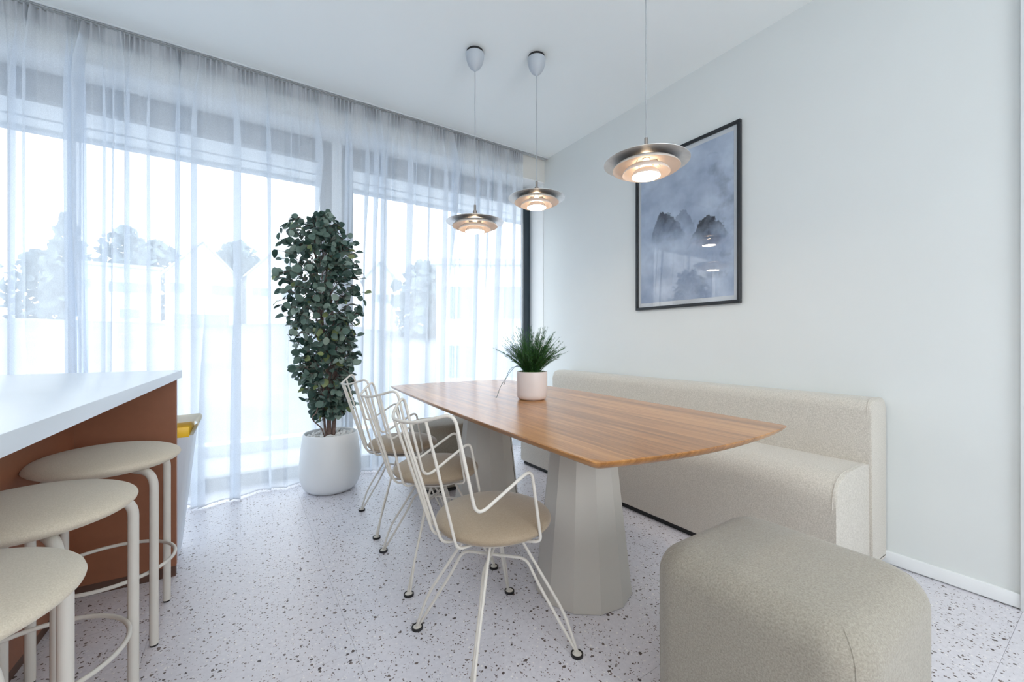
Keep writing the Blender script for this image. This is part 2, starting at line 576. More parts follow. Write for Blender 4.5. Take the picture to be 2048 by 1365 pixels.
def artwork():
    m, nt, b = new_mat('misty_mountain_print')
    t = nt.nodes.new('ShaderNodeTexCoord')
    sx = nt.nodes.new('ShaderNodeSeparateXYZ')
    nt.links.new(t.outputs['Generated'], sx.inputs[0])
    # print lies on the wall: Generated Y runs right-to-left in the view, Z runs up
    inv = N(nt, 'ShaderNodeMath'); inv.operation = 'SUBTRACT'; inv.inputs[0].default_value = 1.0
    nt.links.new(sx.outputs[1], inv.inputs[1])
    U, V = inv.outputs[0], sx.outputs[2]

    def math_(op, a, bb, c=None):
        n = N(nt, 'ShaderNodeMath'); n.operation = op
        for i, q in enumerate((a, bb, c)):
            if q is None: continue
            if isinstance(q, (int, float)): n.inputs[i].default_value = q
            else: nt.links.new(q, n.inputs[i])
        return n.outputs[0]
    cb = N(nt, 'ShaderNodeCombineXYZ')
    nt.links.new(U, cb.inputs[0]); nt.links.new(math_('MULTIPLY', V, 1.45), cb.inputs[1])

    def noise(scale, det, off, rough=0.55):
        mp = N(nt, 'ShaderNodeMapping'); mp.inputs['Location'].default_value = (off, off * 1.7, 0)
        nt.links.new(cb.outputs[0], mp.inputs[0])
        n = N(nt, 'ShaderNodeTexNoise', Scale=scale, Detail=det, Roughness=rough)
        nt.links.new(mp.outputs[0], n.inputs['Vector'])
        return n.outputs['Fac']
    sky = nt.nodes.new('ShaderNodeValToRGB')
    e = sky.color_ramp.elements
    e[0].position = 0.30; e[0].color = (0.27, 0.345, 0.50, 1)
    e[1].position = 0.68; e[1].color = (0.55, 0.65, 0.80, 1)
    cl = math_('MULTIPLY_ADD', V, 0.10, noise(3.2, 6, 2.0))
    nt.links.new(math_('SUBTRACT', cl, 0.05), sky.inputs['Fac'])
    cur = sky.outputs['Color']
    jag = noise(16, 8, 5.0, 0.7)
    jag2 = noise(5, 4, 9.0)

    def peak(cx, h, wl, wr, foot, col, strength, fogoff):
        nonlocal cur
        d = math_('SUBTRACT', U, cx)
        l = math_('DIVIDE', math_('MAXIMUM', math_('MULTIPLY', d, -1.0), 0.0), wl)
        r_ = math_('DIVIDE', math_('MAXIMUM', d, 0.0), wr)
        dd = math_('POWER', math_('ADD', l, r_), 1.6)
        ridge = math_('MULTIPLY_ADD', dd, -0.20, h)
        ridge = math_('ADD', ridge, math_('MULTIPLY', math_('SUBTRACT', jag, 0.5), 0.15))
        below = N(nt, 'ShaderNodeMapRange')
        below.inputs['From Min'].default_value = -0.004; below.inputs['From Max'].default_value = 0.006
        nt.links.new(math_('SUBTRACT', ridge, V), below.inputs['Value'])
        fog = N(nt, 'ShaderNodeMapRange')
        fog.inputs['From Min'].default_value = foot; fog.inputs['From Max'].default_value = h - 0.02
        nt.links.new(math_('ADD', V, math_('MULTIPLY', math_('SUBTRACT', noise(6, 5, fogoff), 0.5), 0.30)), fog.inputs['Value'])
        mk = math_('MULTIPLY', math_('MULTIPLY', below.outputs[0], fog.outputs[0]), strength)
        mx = nt.nodes.new('ShaderNodeMix'); mx.data_type = 'RGBA'
        mx.inputs[7].default_value = (*col, 1)
        nt.links.new(mk, mx.inputs[0]); nt.links.new(cur, mx.inputs[6])
        cur = mx.outputs[2]
    peak(0.50, 0.615, 0.22, 0.16, 0.44, (0.07, 0.095, 0.17), 0.50, 1.0)
    peak(0.27, 0.640, 0.15, 0.26, 0.41, (0.02, 0.028, 0.055), 0.95, 3.0)
    peak(0.75, 0.530, 0.21, 0.25, 0.34, (0.010, 0.013, 0.025), 1.0, 7.0)
    # dark wisps in the upper right
    wsp = N(nt, 'ShaderNodeMapRange')
    wsp.inputs['From Min'].default_value = 0.60; wsp.inputs['From Max'].default_value = 0.78
    wsp.inputs['To Max'].default_value = 0.5
    nt.links.new(math_('MULTIPLY', noise(4.5, 6, 13.0), math_('MULTIPLY_ADD', U, 0.45, 0.72)), wsp.inputs['Value'])
    mx = nt.nodes.new('ShaderNodeMix'); mx.data_type = 'RGBA'
    mx.inputs[7].default_value = (0.07, 0.09, 0.16, 1)
    nt.links.new(wsp.outputs[0], mx.inputs[0]); nt.links.new(cur, mx.inputs[6])
    nt.links.new(mx.outputs[2], b.inputs['Base Color'])
    b.inputs['Roughness'].default_value = 0.7
    return m


M['art'] = artwork()

# ------------------------------------------------------------------ room shell
HC = 2.87          # ceiling height
XW = 2.55          # right wall
YB = 3.30          # bulkhead face over the glazed wall
YG = 3.55          # window frame plane
XL, YK = -3.25, -2.6
ZL = 2.645         # lintel underside

floor = struct('floor', box((XL, YK, -0.12), (XW, YG + 0.09, -0.0018)), M['grout'], smooth=False)
tile_me = {}
gx0, gy0, T, J = -0.277, 1.457, 0.60, 0.0006
i0, i1 = -5, 5
for i in range(-6, 6):
    for j in range(-8, 5):
        x0, x1 = gx0 + i * T, gx0 + (i + 1) * T
        y0, y1 = gy0 + j * T, gy0 + (j + 1) * T
        x0, x1 = max(x0 + J / 2, XL), min(x1 - J / 2, XW)
        y0, y1 = max(y0 + J / 2, YK), min(y1 - J / 2, YG + 0.09)
        if x1 - x0 < 0.01 or y1 - y0 < 0.01: continue
        key = (round(x1 - x0, 3), round(y1 - y0, 3))
        if key not in tile_me:
            bm = box((0, 0, -0.004), (key[0], key[1], 0.0), 0.0, 1)
            o = obj('floor_tile', bm, M['terrazzo'], floor, smooth=False)
            tile_me[key] = o.data
        else:
            o = bpy.data.objects.new('floor_tile', tile_me[key]); link(o, floor)
        o.location = (x0, y0, 0)

struct('ceiling', box((XL, YK, HC), (XW + 0.12, YB + 0.5, HC + 0.15)), M['ceiling'], smooth=False)
struct('wall_right', box((XW, YK, -0.1), (XW + 0.15, YG + 0.12, HC + 0.05)), M['wall'], smooth=False)
# bulkhead and reveal above the glazing
struct('wall_front', box((XL, YB, ZL), (XW, YG + 0.12, HC)), M['bulkhead'], smooth=False)
struct('trim_2', box((XL, YB + 0.004, ZL - 0.008), (XW, YG + 0.10, ZL + 0.001)), M['reveal'], smooth=False)
struct('trim_3', box((XW - 0.006, YB + 0.02, 0.0), (XW + 0.001, YG - 0.03, ZL - 0.006)), M['reveal'], smooth=False)
# back wall with its own window opening (behind the camera), left wall closed
bm = bmesh.new()
for lo, hi in (((XL, YK - 0.12, -0.1), (XW + 0.1, YK, 0.85)), ((XL, YK - 0.12, 2.25), (XW + 0.1, YK, HC)),
               ((XL, YK - 0.12, 0.85), (-0.05, YK, 2.25)), ((1.85, YK - 0.12, 0.85), (XW + 0.1, YK, 2.25))):
    add_box(bm, lo, hi)
struct('wall_back', bm, M['wall'], smooth=False)
struct('wall_left', box((XL - 0.12, YK, -0.1), (XL, YG + 0.1, HC)), M['wall'], smooth=False)
bb = box((XW - 0.013, 0.262, 0.006), (XW + 0.001, 3.28, 0.062), 0.003, 2)
struct('baseboard_right', bb, M['white_trim'])
struct('trim_1', box((XW - 0.020, 0.10, 0.0), (XW + 0.001, 0.262, HC), 0.002, 2), M['white_trim'])

# glazed wall: three big fixed lights in anthracite frames, a solid panel along their heads
def window(name, xa, xb, first=False):
    bm = bmesh.new()
    fw = 0.072
    y0, y1 = YG, YG + 0.07
    add_box(bm, (xa, y0, 0.0), (xa + fw, y1, ZL - 0.004), 0.003, 1)
    add_box(bm, (xb - fw, y0, 0.0), (xb, y1, ZL - 0.004), 0.003, 1)
    add_box(bm, (xa + fw, y0, 0.0), (xb - fw, y1, 0.092), 0.003, 1)
    add_box(bm, (xa + fw, y0, 2.475), (xb - fw, y1, ZL - 0.004), 0.003, 1)
    o = struct(name, bm, M['frame_dark'], smooth=False)
    obj('glass_pane', box((xa + fw - 0.01, y0 + 0.030, 0.085), (xb - fw + 0.01, y0 + 0.036, 2.48)), M['win_glass'], o, smooth=False)
    bm = bmesh.new()
    for lo, hi in (((xa + fw, y0 - 0.004, 0.092), (xa + fw + 0.014, y0 + 0.03, 2.475)), ((xb - fw - 0.014, y0 - 0.004, 0.092), (xb - fw, y0 + 0.03, 2.475))):
        add_box(bm, lo, hi)
    obj('glazing_bead', bm, M['frame_dark'], o, smooth=False)
    return o


window('window_1', -3.2, -1.60)
window('window_2', -1.60, 0.600)
window('window_3', 0.676, XW - 0.002)
struct('trim_4', box((0.600, YG + 0.004, 0.0), (0.676, YG + 0.07, ZL - 0.004), 0.002, 1), M['reveal'], smooth=False)

# ------------------------------------------------------------------ outside
struct('terrace_floor', box((-9, YG + 0.1, -0.16), (9, 4.9, -0.03)), M['paving'], smooth=False)
struct('terrace_kerb', box((-9, 4.72, -0.03), (9, 4.9, 0.075)), M['ext_white'], smooth=False)
ov = struct('roof_overhang', box((-9, YG + 0.11, 2.60), (9, 4.48, 2.95)), M['ext_soffit'], smooth=False)
obj('overhang_fascia', box((-9, 4.40, 2.575), (9, 4.47, 2.600)), M['ext_grey'], ov, smooth=False)
obj('overhang_groove', box((-9, 4.20, 2.592), (9, 4.215, 2.600)), M['ext_grey'], ov, smooth=False)

bm = bmesh.new()
gv = {}
for i in range(25):
    for j in range(25):
        x = -60 + i * 5; y = 4.9 + j * 3.6
        z = -3.4 + 6.2 * min(1, max(0, (y - 8) / 42.0)) + 0.5 * mnoise.noise(Vector((x * .1, y * .1, 0)))
        gv[i, j] = bm.verts.new((x, y, z))
for i in range(24):
    for j in range(24):
        bm.faces.new((gv[i, j], gv[i + 1, j], gv[i + 1, j + 1], gv[i, j + 1]))
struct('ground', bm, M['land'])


def prism_house(name, label, c, w_, d_, eave, apex, base, rz, wins, group='white houses across the valley'):
    """gabled house: walls, two roof slopes, windows with panes"""
    t = thing(name, label, 'house', (c[0], c[1], base), rz, group)
    bm = bmesh.new()
    h, a = eave - base, apex - base
    P = [(-w_ / 2, 0), (w_ / 2, 0), (w_ / 2, h), (0, a), (-w_ / 2, h)]
    f = [bm.verts.new((x, 0, z)) for x, z in P]; k = [bm.verts.new((x, d_, z)) for x, z in P]
    bm.faces.new(f); bm.faces.new(k[::-1])
    for q in range(5):
        bm.faces.new((f[q], f[(q + 1) % 5], k[(q + 1) % 5], k[q]))
    obj('wall', bm, M['ext_white'], t, smooth=False)
    for s in (-1, 1):
        bm = bmesh.new()
        n = Vector((a - h, 0, w_ / 2)).normalized() * 0.18
        A = [Vector((s * (w_ / 2 + 0.25), -0.3, h - 0.25 * (a - h) / (w_ / 2))), Vector((0, -0.3, a))]
        q = [A[0], A[1], A[1] + Vector((0, d_ + .6, 0)), A[0] + Vector((0, d_ + .6, 0))]
        off = Vector((s * n.x, 0, n.z))
        vv = [bm.verts.new(p + Vector((0, 0, .02))) for p in q] + [bm.verts.new(p + off) for p in q]
        for ids in ((0, 1, 2, 3), (4, 7, 6, 5), (0, 4, 5, 1), (1, 5, 6, 2), (2, 6, 7, 3), (3, 7, 4, 0)):
            bm.faces.new([vv[z_] for z_ in ids])
        obj('roof', bm, M['ext_roof'], t, smooth=False)
    for (x0, z0, x1, z1) in wins:
        wnd = obj('window', box((x0, -0.08, z0), (x1, 0.05, z1)), M['ext_white'], t, smooth=False)
        obj('pane', box((x0 + .08, -0.10, z0 + .08), (x1 - .08, -0.06, z1 - .08)), M['ext_win'], wnd, smooth=False)
    return t


def flat_house(name, label, c, w_, d_, top, base, rz, wins, group):
    t = thing(name, label, 'house', (c[0], c[1], base), rz, group)
    obj('wall', box((-w_ / 2, 0, 0), (w_ / 2, d_, top - base)), M['ext_white'], t, smooth=False)
    obj('roof', box((-w_ / 2 - .25, -.3, top - base), (w_ / 2 + .25, d_ + .3, top - base + .3)), M['ext_roof'], t, smooth=False)
    for (x0, z0, x1, z1) in wins:
        wnd = obj('window', box((x0, -0.08, z0), (x1, 0.05, z1)), M['ext_white'], t, smooth=False)
        obj('pane', box((x0 + .08, -0.10, z0 + .08), (x1 - .08, -0.06, z1 - .08)), M['ext_win'], wnd, smooth=False)
    return t


G1 = 'white houses seen through the curtain'
prism_house('gabled_house', 'tall white gabled house seen through the curtain left of the potted tree', (-3.2, 49.9), 5.6, 5, 7.4, 10.6, 1.5, 0.06,
            [(-2.6, 4.0, -1.2, 5.1), (0.6, 4.0, 2.6, 5.1), (-2.2, 1.0, 2.2, 2.2)], G1)
prism_house('gabled_house', 'white gabled house partly behind the potted tree', (3.0, 51.0), 5.2, 5, 7.9, 10.7, 1.5, 0.1,
            [(-2.2, 4.2, -0.6, 5.2), (0.5, 4.2, 2.2, 5.2)], G1)
prism_house('gabled_house', 'small white gabled house just right of the potted tree', (12.9, 46.5), 3.6, 7, 7.8, 9.8, 1.5, -0.3,
            [(-1.0, 3.8, 0.9, 4.8)], G1)
flat_house('flat_roofed_house', 'long white flat-roofed house between tall trees and gabled house', (-9.4, 52.0), 5.6, 5, 7.9, 1.5, 0.12,
           [(-2.8, 4.2, -1.9, 5.2), (-0.9, 4.0, 2.2, 5.1), (-0.2, 1.6, 1.4, 2.6)], G1)
flat_house('apartment_block', 'white balcony building seen through the curtain beside the corner', (10.4, 18.4), 5.0, 6, 4.9, -2.5, -0.55,
           [(-2.2, 4.6, -0.6, 6.4), (0.4, 4.6, 2.0, 6.4), (-2.2, 1.6, -0.6, 3.4), (0.4, 1.6, 2.0, 3.4)], None)


def far_tree(name, label, x, y, base, top, rad, seed, conical=False):
    rr = random.Random(seed)
    t = thing(name, label, 'tree', (x, y, base), 0, 'trees behind the houses')
    h = top - base
    obj('trunk', tube([(0, 0, -1), (0.1, 0, h * .4), (0, 0.1, h * .8)], [.4, .3, .1], 7), M['far_trunk'], t)
    bm = bmesh.new()
    for k in range(520):
        u = rr.random()
        z = h * (.06 + .94 * u)
        if conical: rz_ = rad * (1.02 - u) ** 0.8
        else: rz_ = rad * math.sqrt(max(0.02, 1 - (2 * (u - .45) / 1.12) ** 2))
        a = rr.random() * 2 * PI; q = rz_ * math.sqrt(rr.random()) * (0.85 + .3 * rr.random())
        c = Vector((q * math.cos(a), q * math.sin(a), z))
        s = rad * rr.uniform(.10, .22)
        nrm = Vector((rr.gauss(0, 1), rr.gauss(0, 1), rr.gauss(0.4, 1))).normalized()
        e1 = nrm.orthogonal().normalized(); e2 = nrm.cross(e1)
        vv = [bm.verts.new(c + e1 * s * math.cos(b) * rr.uniform(.7, 1.2) + e2 * s * math.sin(b) * rr.uniform(.7, 1.2)) for b in (0, 1.25, 2.5, 3.8, 5.0)]
        bm.faces.new(vv)
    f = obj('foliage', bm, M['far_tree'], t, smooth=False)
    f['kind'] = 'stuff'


far_tree('conifer', 'tallest hazy conifer seen through the curtain at left', -16.4, 66, 3, 15.4, 3.0, 1, True)
far_tree('tree', 'broad hazy tree just right of the tallest conifer', -12.4, 71, 3, 15.4, 3.2, 2)
far_tree('tree', 'lower hazy tree behind the flat-roofed white house', -8.4, 63, 3, 12.4, 3.0, 3)
far_tree('tree', 'hazy tree at the far left behind the curtain', -25.8, 65, 3, 11.6, 4.2, 4)
far_tree('tree', 'hazy tree behind the right slope of the tall gabled house', -0.4, 61, 3, 12.9, 3.2, 5)
far_tree('tree', 'low hazy tree between the tallest conifer and the far left tree', -20.6, 74, 2, 12.0, 3.0, 7)
far_tree('tree', 'low hazy tree behind the flat roof, beside the gabled house', -4.2, 70, 2, 12.8, 2.6, 8)
far_tree('tree', 'hazy round tree seen right of the small gabled house', 16.5, 42, 1, 9.2, 3.6, 6)

# ------------------------------------------------------------------ curtains
trk = thing('curtain_track', 'white double ceiling track carrying the sheer curtains', 'curtain track', (0, 0, 0))
for k, (ya, yb) in enumerate(((3.232, 3.240), (3.249, 3.257), (3.266, 3.284))):
    obj('rail', box((XL + .02, ya, 2.857), (XW - .004, yb, HC - 0.0006)), M['track'], trk, smooth=False)
obj('groove', box((XL + .02, 3.2405, 2.861), (XW - .004, 3.2655, HC - 0.0008)), M['track_dark'], trk, smooth=False)


def lerp(a, b, t): return a + (b - a) * t


def hem_y(x):
    pts = ((-3.2, 3.27), (-0.5, 3.285), (-0.1, 3.30), (0.25, 3.36), (0.5, 3.435), (0.9, 3.43), (1.6, 3.42), (2.4, 3.41))
    for (xa, ya), (xb, yb) in zip(pts, pts[1:]):
        if xa <= x <= xb:
            t = (x - xa) / (xb - xa); t = t * t * (3 - 2 * t)
            return lerp(ya, yb, t)
    return pts[0][1] if x < -3 else pts[-1][1]


def curtain(label, xa, xb, seed, heavy_l=False, heavy_r=False):
    rr = random.Random(seed)
    t = thing('sheer_curtain', label, 'curtain', ((xa + xb) / 2, 3.27, 0), 0, 'sheer white curtains on the glazed wall')
    ox, oy = (xa + xb) / 2, 3.27
    folds = []
    x = xa + 0.03
    while x < xb - 0.02:
        folds.append((x, rr.uniform(.030, .070), rr.uniform(.006, .013), rr.choice((-1, 1)) * rr.uniform(.4, 1.1),
                      rr.choice(('full', 'full', 'full', 'top', 'bottom')), rr.uniform(.9, 1.9), rr.uniform(-.012, .012)))
        x += rr.choice((rr.uniform(.030, .055), rr.uniform(.06, .13)))
    if heavy_l:
        for q in range(4): folds.append((xa + .008 + q * .012, .028, .005, (-1) ** q * .8, 'full', 1.4, 0))
    if heavy_r:
        for q in range(4): folds.append((xb - .008 - q * .012, .028, .005, (-1) ** q * .8, 'full', 1.4, 0))
    p1, p2, p3 = rr.random() * 6, rr.random() * 6, rr.random() * 6
    # denser columns around the pinches
    xs = set()
    n = int((xb - xa) / 0.0045)
    for k in range(n + 1): xs.add(round(xa + (xb - xa) * k / n, 5))
    for f in folds:
        for q in range(-6, 7):
            xx = f[0] + q * f[2] * 0.42
            if xa <= xx <= xb: xs.add(round(xx, 5))
    xs = sorted(xs)
    zs = [2.846, 2.80, 2.77, 2.73, 2.68, 2.62, 2.5, 2.35, 2.2, 2.0, 1.8, 1.6, 1.4, 1.2, 1.0, .8, .6, .4, .25, .12, .05, .012]

    def pos(x, z):
        tt = (2.86 - z) / 2.85
        s = min(1.0, tt / 0.16)
        y = lerp(3.268, hem_y(x), max(0, tt - .07) ** 0.9)
        near_pot = max(0.0, 1 - abs(x - .53) / .42) * max(0.0, min(1.0, (2.3 - z) / .5))
        amp = (.004 + .034 * tt ** .8) * (1 - .75 * min(1, near_pot * 1.6))
        y += amp * (math.sin(x * 2 * PI / .47 + p1) * .8 + math.sin(x * 2 * PI / .23 + p2 + tt) * .45)
        dx = .012 * tt * math.sin(x * 2 * PI / .31 + p3)
        # pencil pleats at the heading
        pl = max(0.0, 1 - (2.86 - z) / .16)
        pg = .5 + .5 * math.sin(x * 2 * PI / .19 + p1)
        y += (pl + .35 * max(0.0, 1 - (2.86 - z) / .5)) * .012 * (.25 + pg) * math.sin(x * 2 * PI / .026 + 1.5 * math.sin(x * 23))
        for (fx, a, wd, lean, mode, zc, drift) in folds:
            d = x - fx
            if abs(d) > wd * 3: continue
            g = math.exp(-(d / wd) ** 2)
            if mode == 'full': m = .35 + .65 * s
            elif mode == 'top': m = 1 / (1 + math.exp((zc - z) * 5))
            else: m = 1 / (1 + math.exp((z - zc) * 5))
            lim = min(1.0, max(.18, (2.92 - z) / .35)) * (1 - .6 * min(1, near_pot * 1.6))
            y -= a * g * m * lim
            dx += lean * a * g * m * lim + drift * g * tt
        if x > 2.0: dx += max(0.0, y - 3.268) * .68 * (x - 2.0) / .275
        if z > ZL - .06: y = min(y, YB - .006)
        y = min(y, YG - .012)
        return Vector((x + dx - ox, y - oy, z))
    bm = bmesh.new()
    grid = [[bm.verts.new(pos(x, z)) for x in xs] for z in zs]
    for a, b in zip(grid, grid[1:]):
        for k in range(len(xs) - 1):
            bm.faces.new((a[k], a[k + 1], b[k + 1], b[k]))
    obj('voile', bm, M['voile'], t, angle=180)
    bm = bmesh.new()
    zz = (2.848, 2.82, 2.79, 2.766)
    grid = [[bm.verts.new(pos(x, z) + Vector((0, -.0035, 0))) for x in xs] for z in zz]
    for a, b in zip(grid, grid[1:]):
        for k in range(len(xs) - 1):
            bm.faces.new((a[k], a[k + 1], b[k + 1], b[k]))
    obj('heading_tape', bm, M['tape'], t, angle=180)
    bm = bmesh.new()
    grid = [[bm.verts.new(pos(x, z) + Vector((0, -.002, 0))) for x in xs] for z in (.020, .0125)]
    for a, b in zip(grid, grid[1:]):
        for k in range(len(xs) - 1):
            bm.faces.new((a[k], a[k + 1], b[k + 1], b[k]))
    obj('hem', bm, M['tape'], t, angle=180)
    return t


curtain('sheer white curtain beyond the island, running out of the frame', -2.9, -0.765, 11, heavy_r=True)
curtain('wide sheer white curtain behind the bin and the potted tree', -0.765, 0.668, 22, heavy_l=True)
curtain('sheer white curtain behind the dining table, ending short of the corner', 0.645, 2.262, 33, heavy_l=True)

# ------------------------------------------------------------------ kitchen island
isl = thing('kitchen_island', 'terracotta island under a white worktop overhanging the stools', 'island', (-0.235, 2.395, 0), math.radians(-2.15))
obj('worktop', box((-1.35, -3.2, 0.883), (0.006, 0.006, 0.918), 0.0025, 2), M['worktop'], isl)
obj('end_panel', box((-1.33, -0.030, 0.045), (-0.010, -0.003, 0.883), 0.0015, 1), M['terracotta'], isl)
obj('body', box((-1.33, -3.15, 0.045), (-0.335, -0.030, 0.883), 0.002, 1), M['terracotta'], isl)
obj('kick_board', box((-1.32, -0.029, 0.0), (-0.012, -0.005, 0.045)), M['kick'], isl, smooth=False)
obj('kick_board', box((-1.32, -3.14, 0.0), (-0.345, -0.031, 0.045)), M['kick'], isl, smooth=False)

# ------------------------------------------------------------------ bin
bn = thing('waste_bin', 'white waste bin with a yellow lid behind the island', 'bin', (-0.385, 2.61, 0))
bm = bmesh.new()
lv = []
for hx, hy, z, r in ((.125, .085, 0.0, .02), (.130, .09, .02, .02), (.188, .125, .585, .02), (.190, .127, .60, .02)):
    ring = []
    for sx_, sy_, a0 in ((1, 1, 0), (-1, 1, PI / 2), (-1, -1, PI), (1, -1, 3 * PI / 2)):
        for q in range(4):
            a = a0 + q * PI / 6
            ring.append(bm.verts.new((sx_ * (hx - r) + r * math.cos(a), sy_ * (hy - r) + r * math.sin(a), z)))
    lv.append(ring)
for a, b in zip(lv, lv[1:]):
    for k in range(16): bm.faces.new((a[k], a[(k + 1) % 16], b[(k + 1) % 16], b[k]))
bm.faces.new(lv[0][::-1]); bm.faces.new(lv[-1])
obj('body', bm, M['bin_white'], bn)
obj('lid', box((-.185, -.128, .592), (.176, .128, .644), .006, 2), M['bin_yellow'], bn)
bm = bmesh.new()
pr = fillet([(-.19, 0, .655), (.10, 0, .664), (.205, 0, .668), (.210, 0, .640), (.165, 0, .596)], .025, 5)
top = [bm.verts.new((p.x, -.131, p.z)) for p in pr]; bot = [bm.verts.new((p.x, .131, p.z)) for p in pr]
for k in range(len(pr) - 1): bm.faces.new((top[k], top[k + 1], bot[k + 1], bot[k]))
bmesh.ops.solidify(bm, geom=bm.faces[:], thickness=-.008)
obj('lid_rim', bm, M['bin_lid'], bn)['label'] = 'cream curved rim over the yellow lid'

# ------------------------------------------------------------------ bar stools
def make_stool(label, x, y, rz=0.0):
    t = thing('bar_stool', label, 'stool', (x, y, 0), rz, 'bar stools at the island')
    bm = ellipsoid(.204, .204, .043, 64, 22)
    for v in bm.verts: v.co.z += .63
    obj('seat', bm, M['seat_cloth'], t)
    for sx_, sy_ in ((1, 1), (-1, 1), (-1, -1), (1, -1)):
        a = .145
        p = fillet([(sx_ * a, sy_ * a, .006), (sx_ * a, sy_ * a, .598), (sx_ * .05, sy_ * .05, .602)], .055, 8)
        lg = obj('leg', tube(p, .0128, 16), M['cream_lacquer'], t)
        obj('foot_cap', lathe([(0, 0), (.0118, 0), (.0118, .006), (0, .006)], 16, (sx_ * a, sy_ * a, 0)), M['rubber'], lg)
    ring = [(.1855 * math.cos(2 * PI * k / 64), .1855 * math.sin(2 * PI * k / 64), .25) for k in range(64)]
    obj('foot_ring', tube(ring, .0062, 10, closed=True), M['cream_lacquer'], t)
    return t


make_stool('cream bar stool at the far end of the island, nearest the bin', -.399, 2.013)
make_stool('middle one of the three cream bar stools at the island', -.443, 1.504, math.radians(-16))
make_stool('nearest cream bar stool, cut off at the bottom left', -.439, 1.029)

# ------------------------------------------------------------------ dining table
ANG = math.radians(-2.9)
tab = thing('dining_table', 'oak dining table on two faceted cream pedestals', 'table', (1.247, 1.755, 0), ANG)


def table_outline(hx, hy, bow, bulge, rc, dz):
    pts = []
    n = 24
    corners = [(-hx, -hy), (hx, -hy), (hx, hy), (-hx, hy)]

    def edge(a, b, off):
        out = []
        for k in range(n + 1):
            u = k / n
            q = 4 * u * (1 - u)
            out.append((lerp(a[0], b[0], u) + off[0] * q, lerp(a[1], b[1], u) + off[1] * q))
        return out
    E4 = [edge(corners[0], corners[1], (0, -bulge)), edge(corners[1], corners[2], (bow, 0)),
          edge(corners[2], corners[3], (0, bulge)), edge(corners[3], corners[0], (-bow, 0))]
    for e in E4:
        pts += e[:-1]
    P = fillet([Vector((p[0], p[1], dz)) for p in pts], rc, 4, closed=True)
    return P


bm = bmesh.new()
layers = []
for sh, z in ((-.0025, .745), (0.0, .743), (-.001, .740), (-.010, .728), (-.030, .717), (-.06, .709)):
    layers.append([bm.verts.new(p) for p in table_outline(.455 + sh, 1.03 + sh, .022, .055, .018, z)])
for a, b in zip(layers, layers[1:]):
    m_ = len(a)
    for k in range(m_): bm.faces.new((a[k], a[(k + 1) % m_], b[(k + 1) % m_], b[k]))
bm.faces.new(layers[0]); bm.faces.new(layers[-1][::-1])
obj('tabletop', bm, M['oak'], tab, angle=30)


def pedestal_bm(cx, cy):
    bm = bmesh.new()
    n = 12
    rings = []
    for r, z, tw in ((.200, .0, 0), (.205, .004, 0), (.128, .708, 0)):
        rings.append([bm.verts.new((cx + r * math.cos(2 * PI * (k + .35) / n + tw), cy + r * math.sin(2 * PI * (k + .35) / n + tw), z)) for k in range(n)])
    for a, b in zip(rings, rings[1:]):
        for k in range(n): bm.faces.new((a[k], a[(k + 1) % n], b[(k + 1) % n], b[k]))
    bm.faces.new(rings[0][::-1]); bm.faces.new(rings[-1])
    return bm


for cy in (-.435, .475):
    pd_ = obj('pedestal', pedestal_bm(0, cy), M['pedestal'], tab, smooth=False)
    k = 10 if cy > 0 else 10
    a = 2 * PI * (k + .35) / 12
    if cy > 0:
        p0 = Vector((.2065 * math.cos(a), cy + .2065 * math.sin(a), .006)); p1 = Vector((.1295 * math.cos(a), cy + .1295 * math.sin(a), .706))
        obj('joint_line', tube([p0, p1], .0012, 5), M['seam'], pd_)

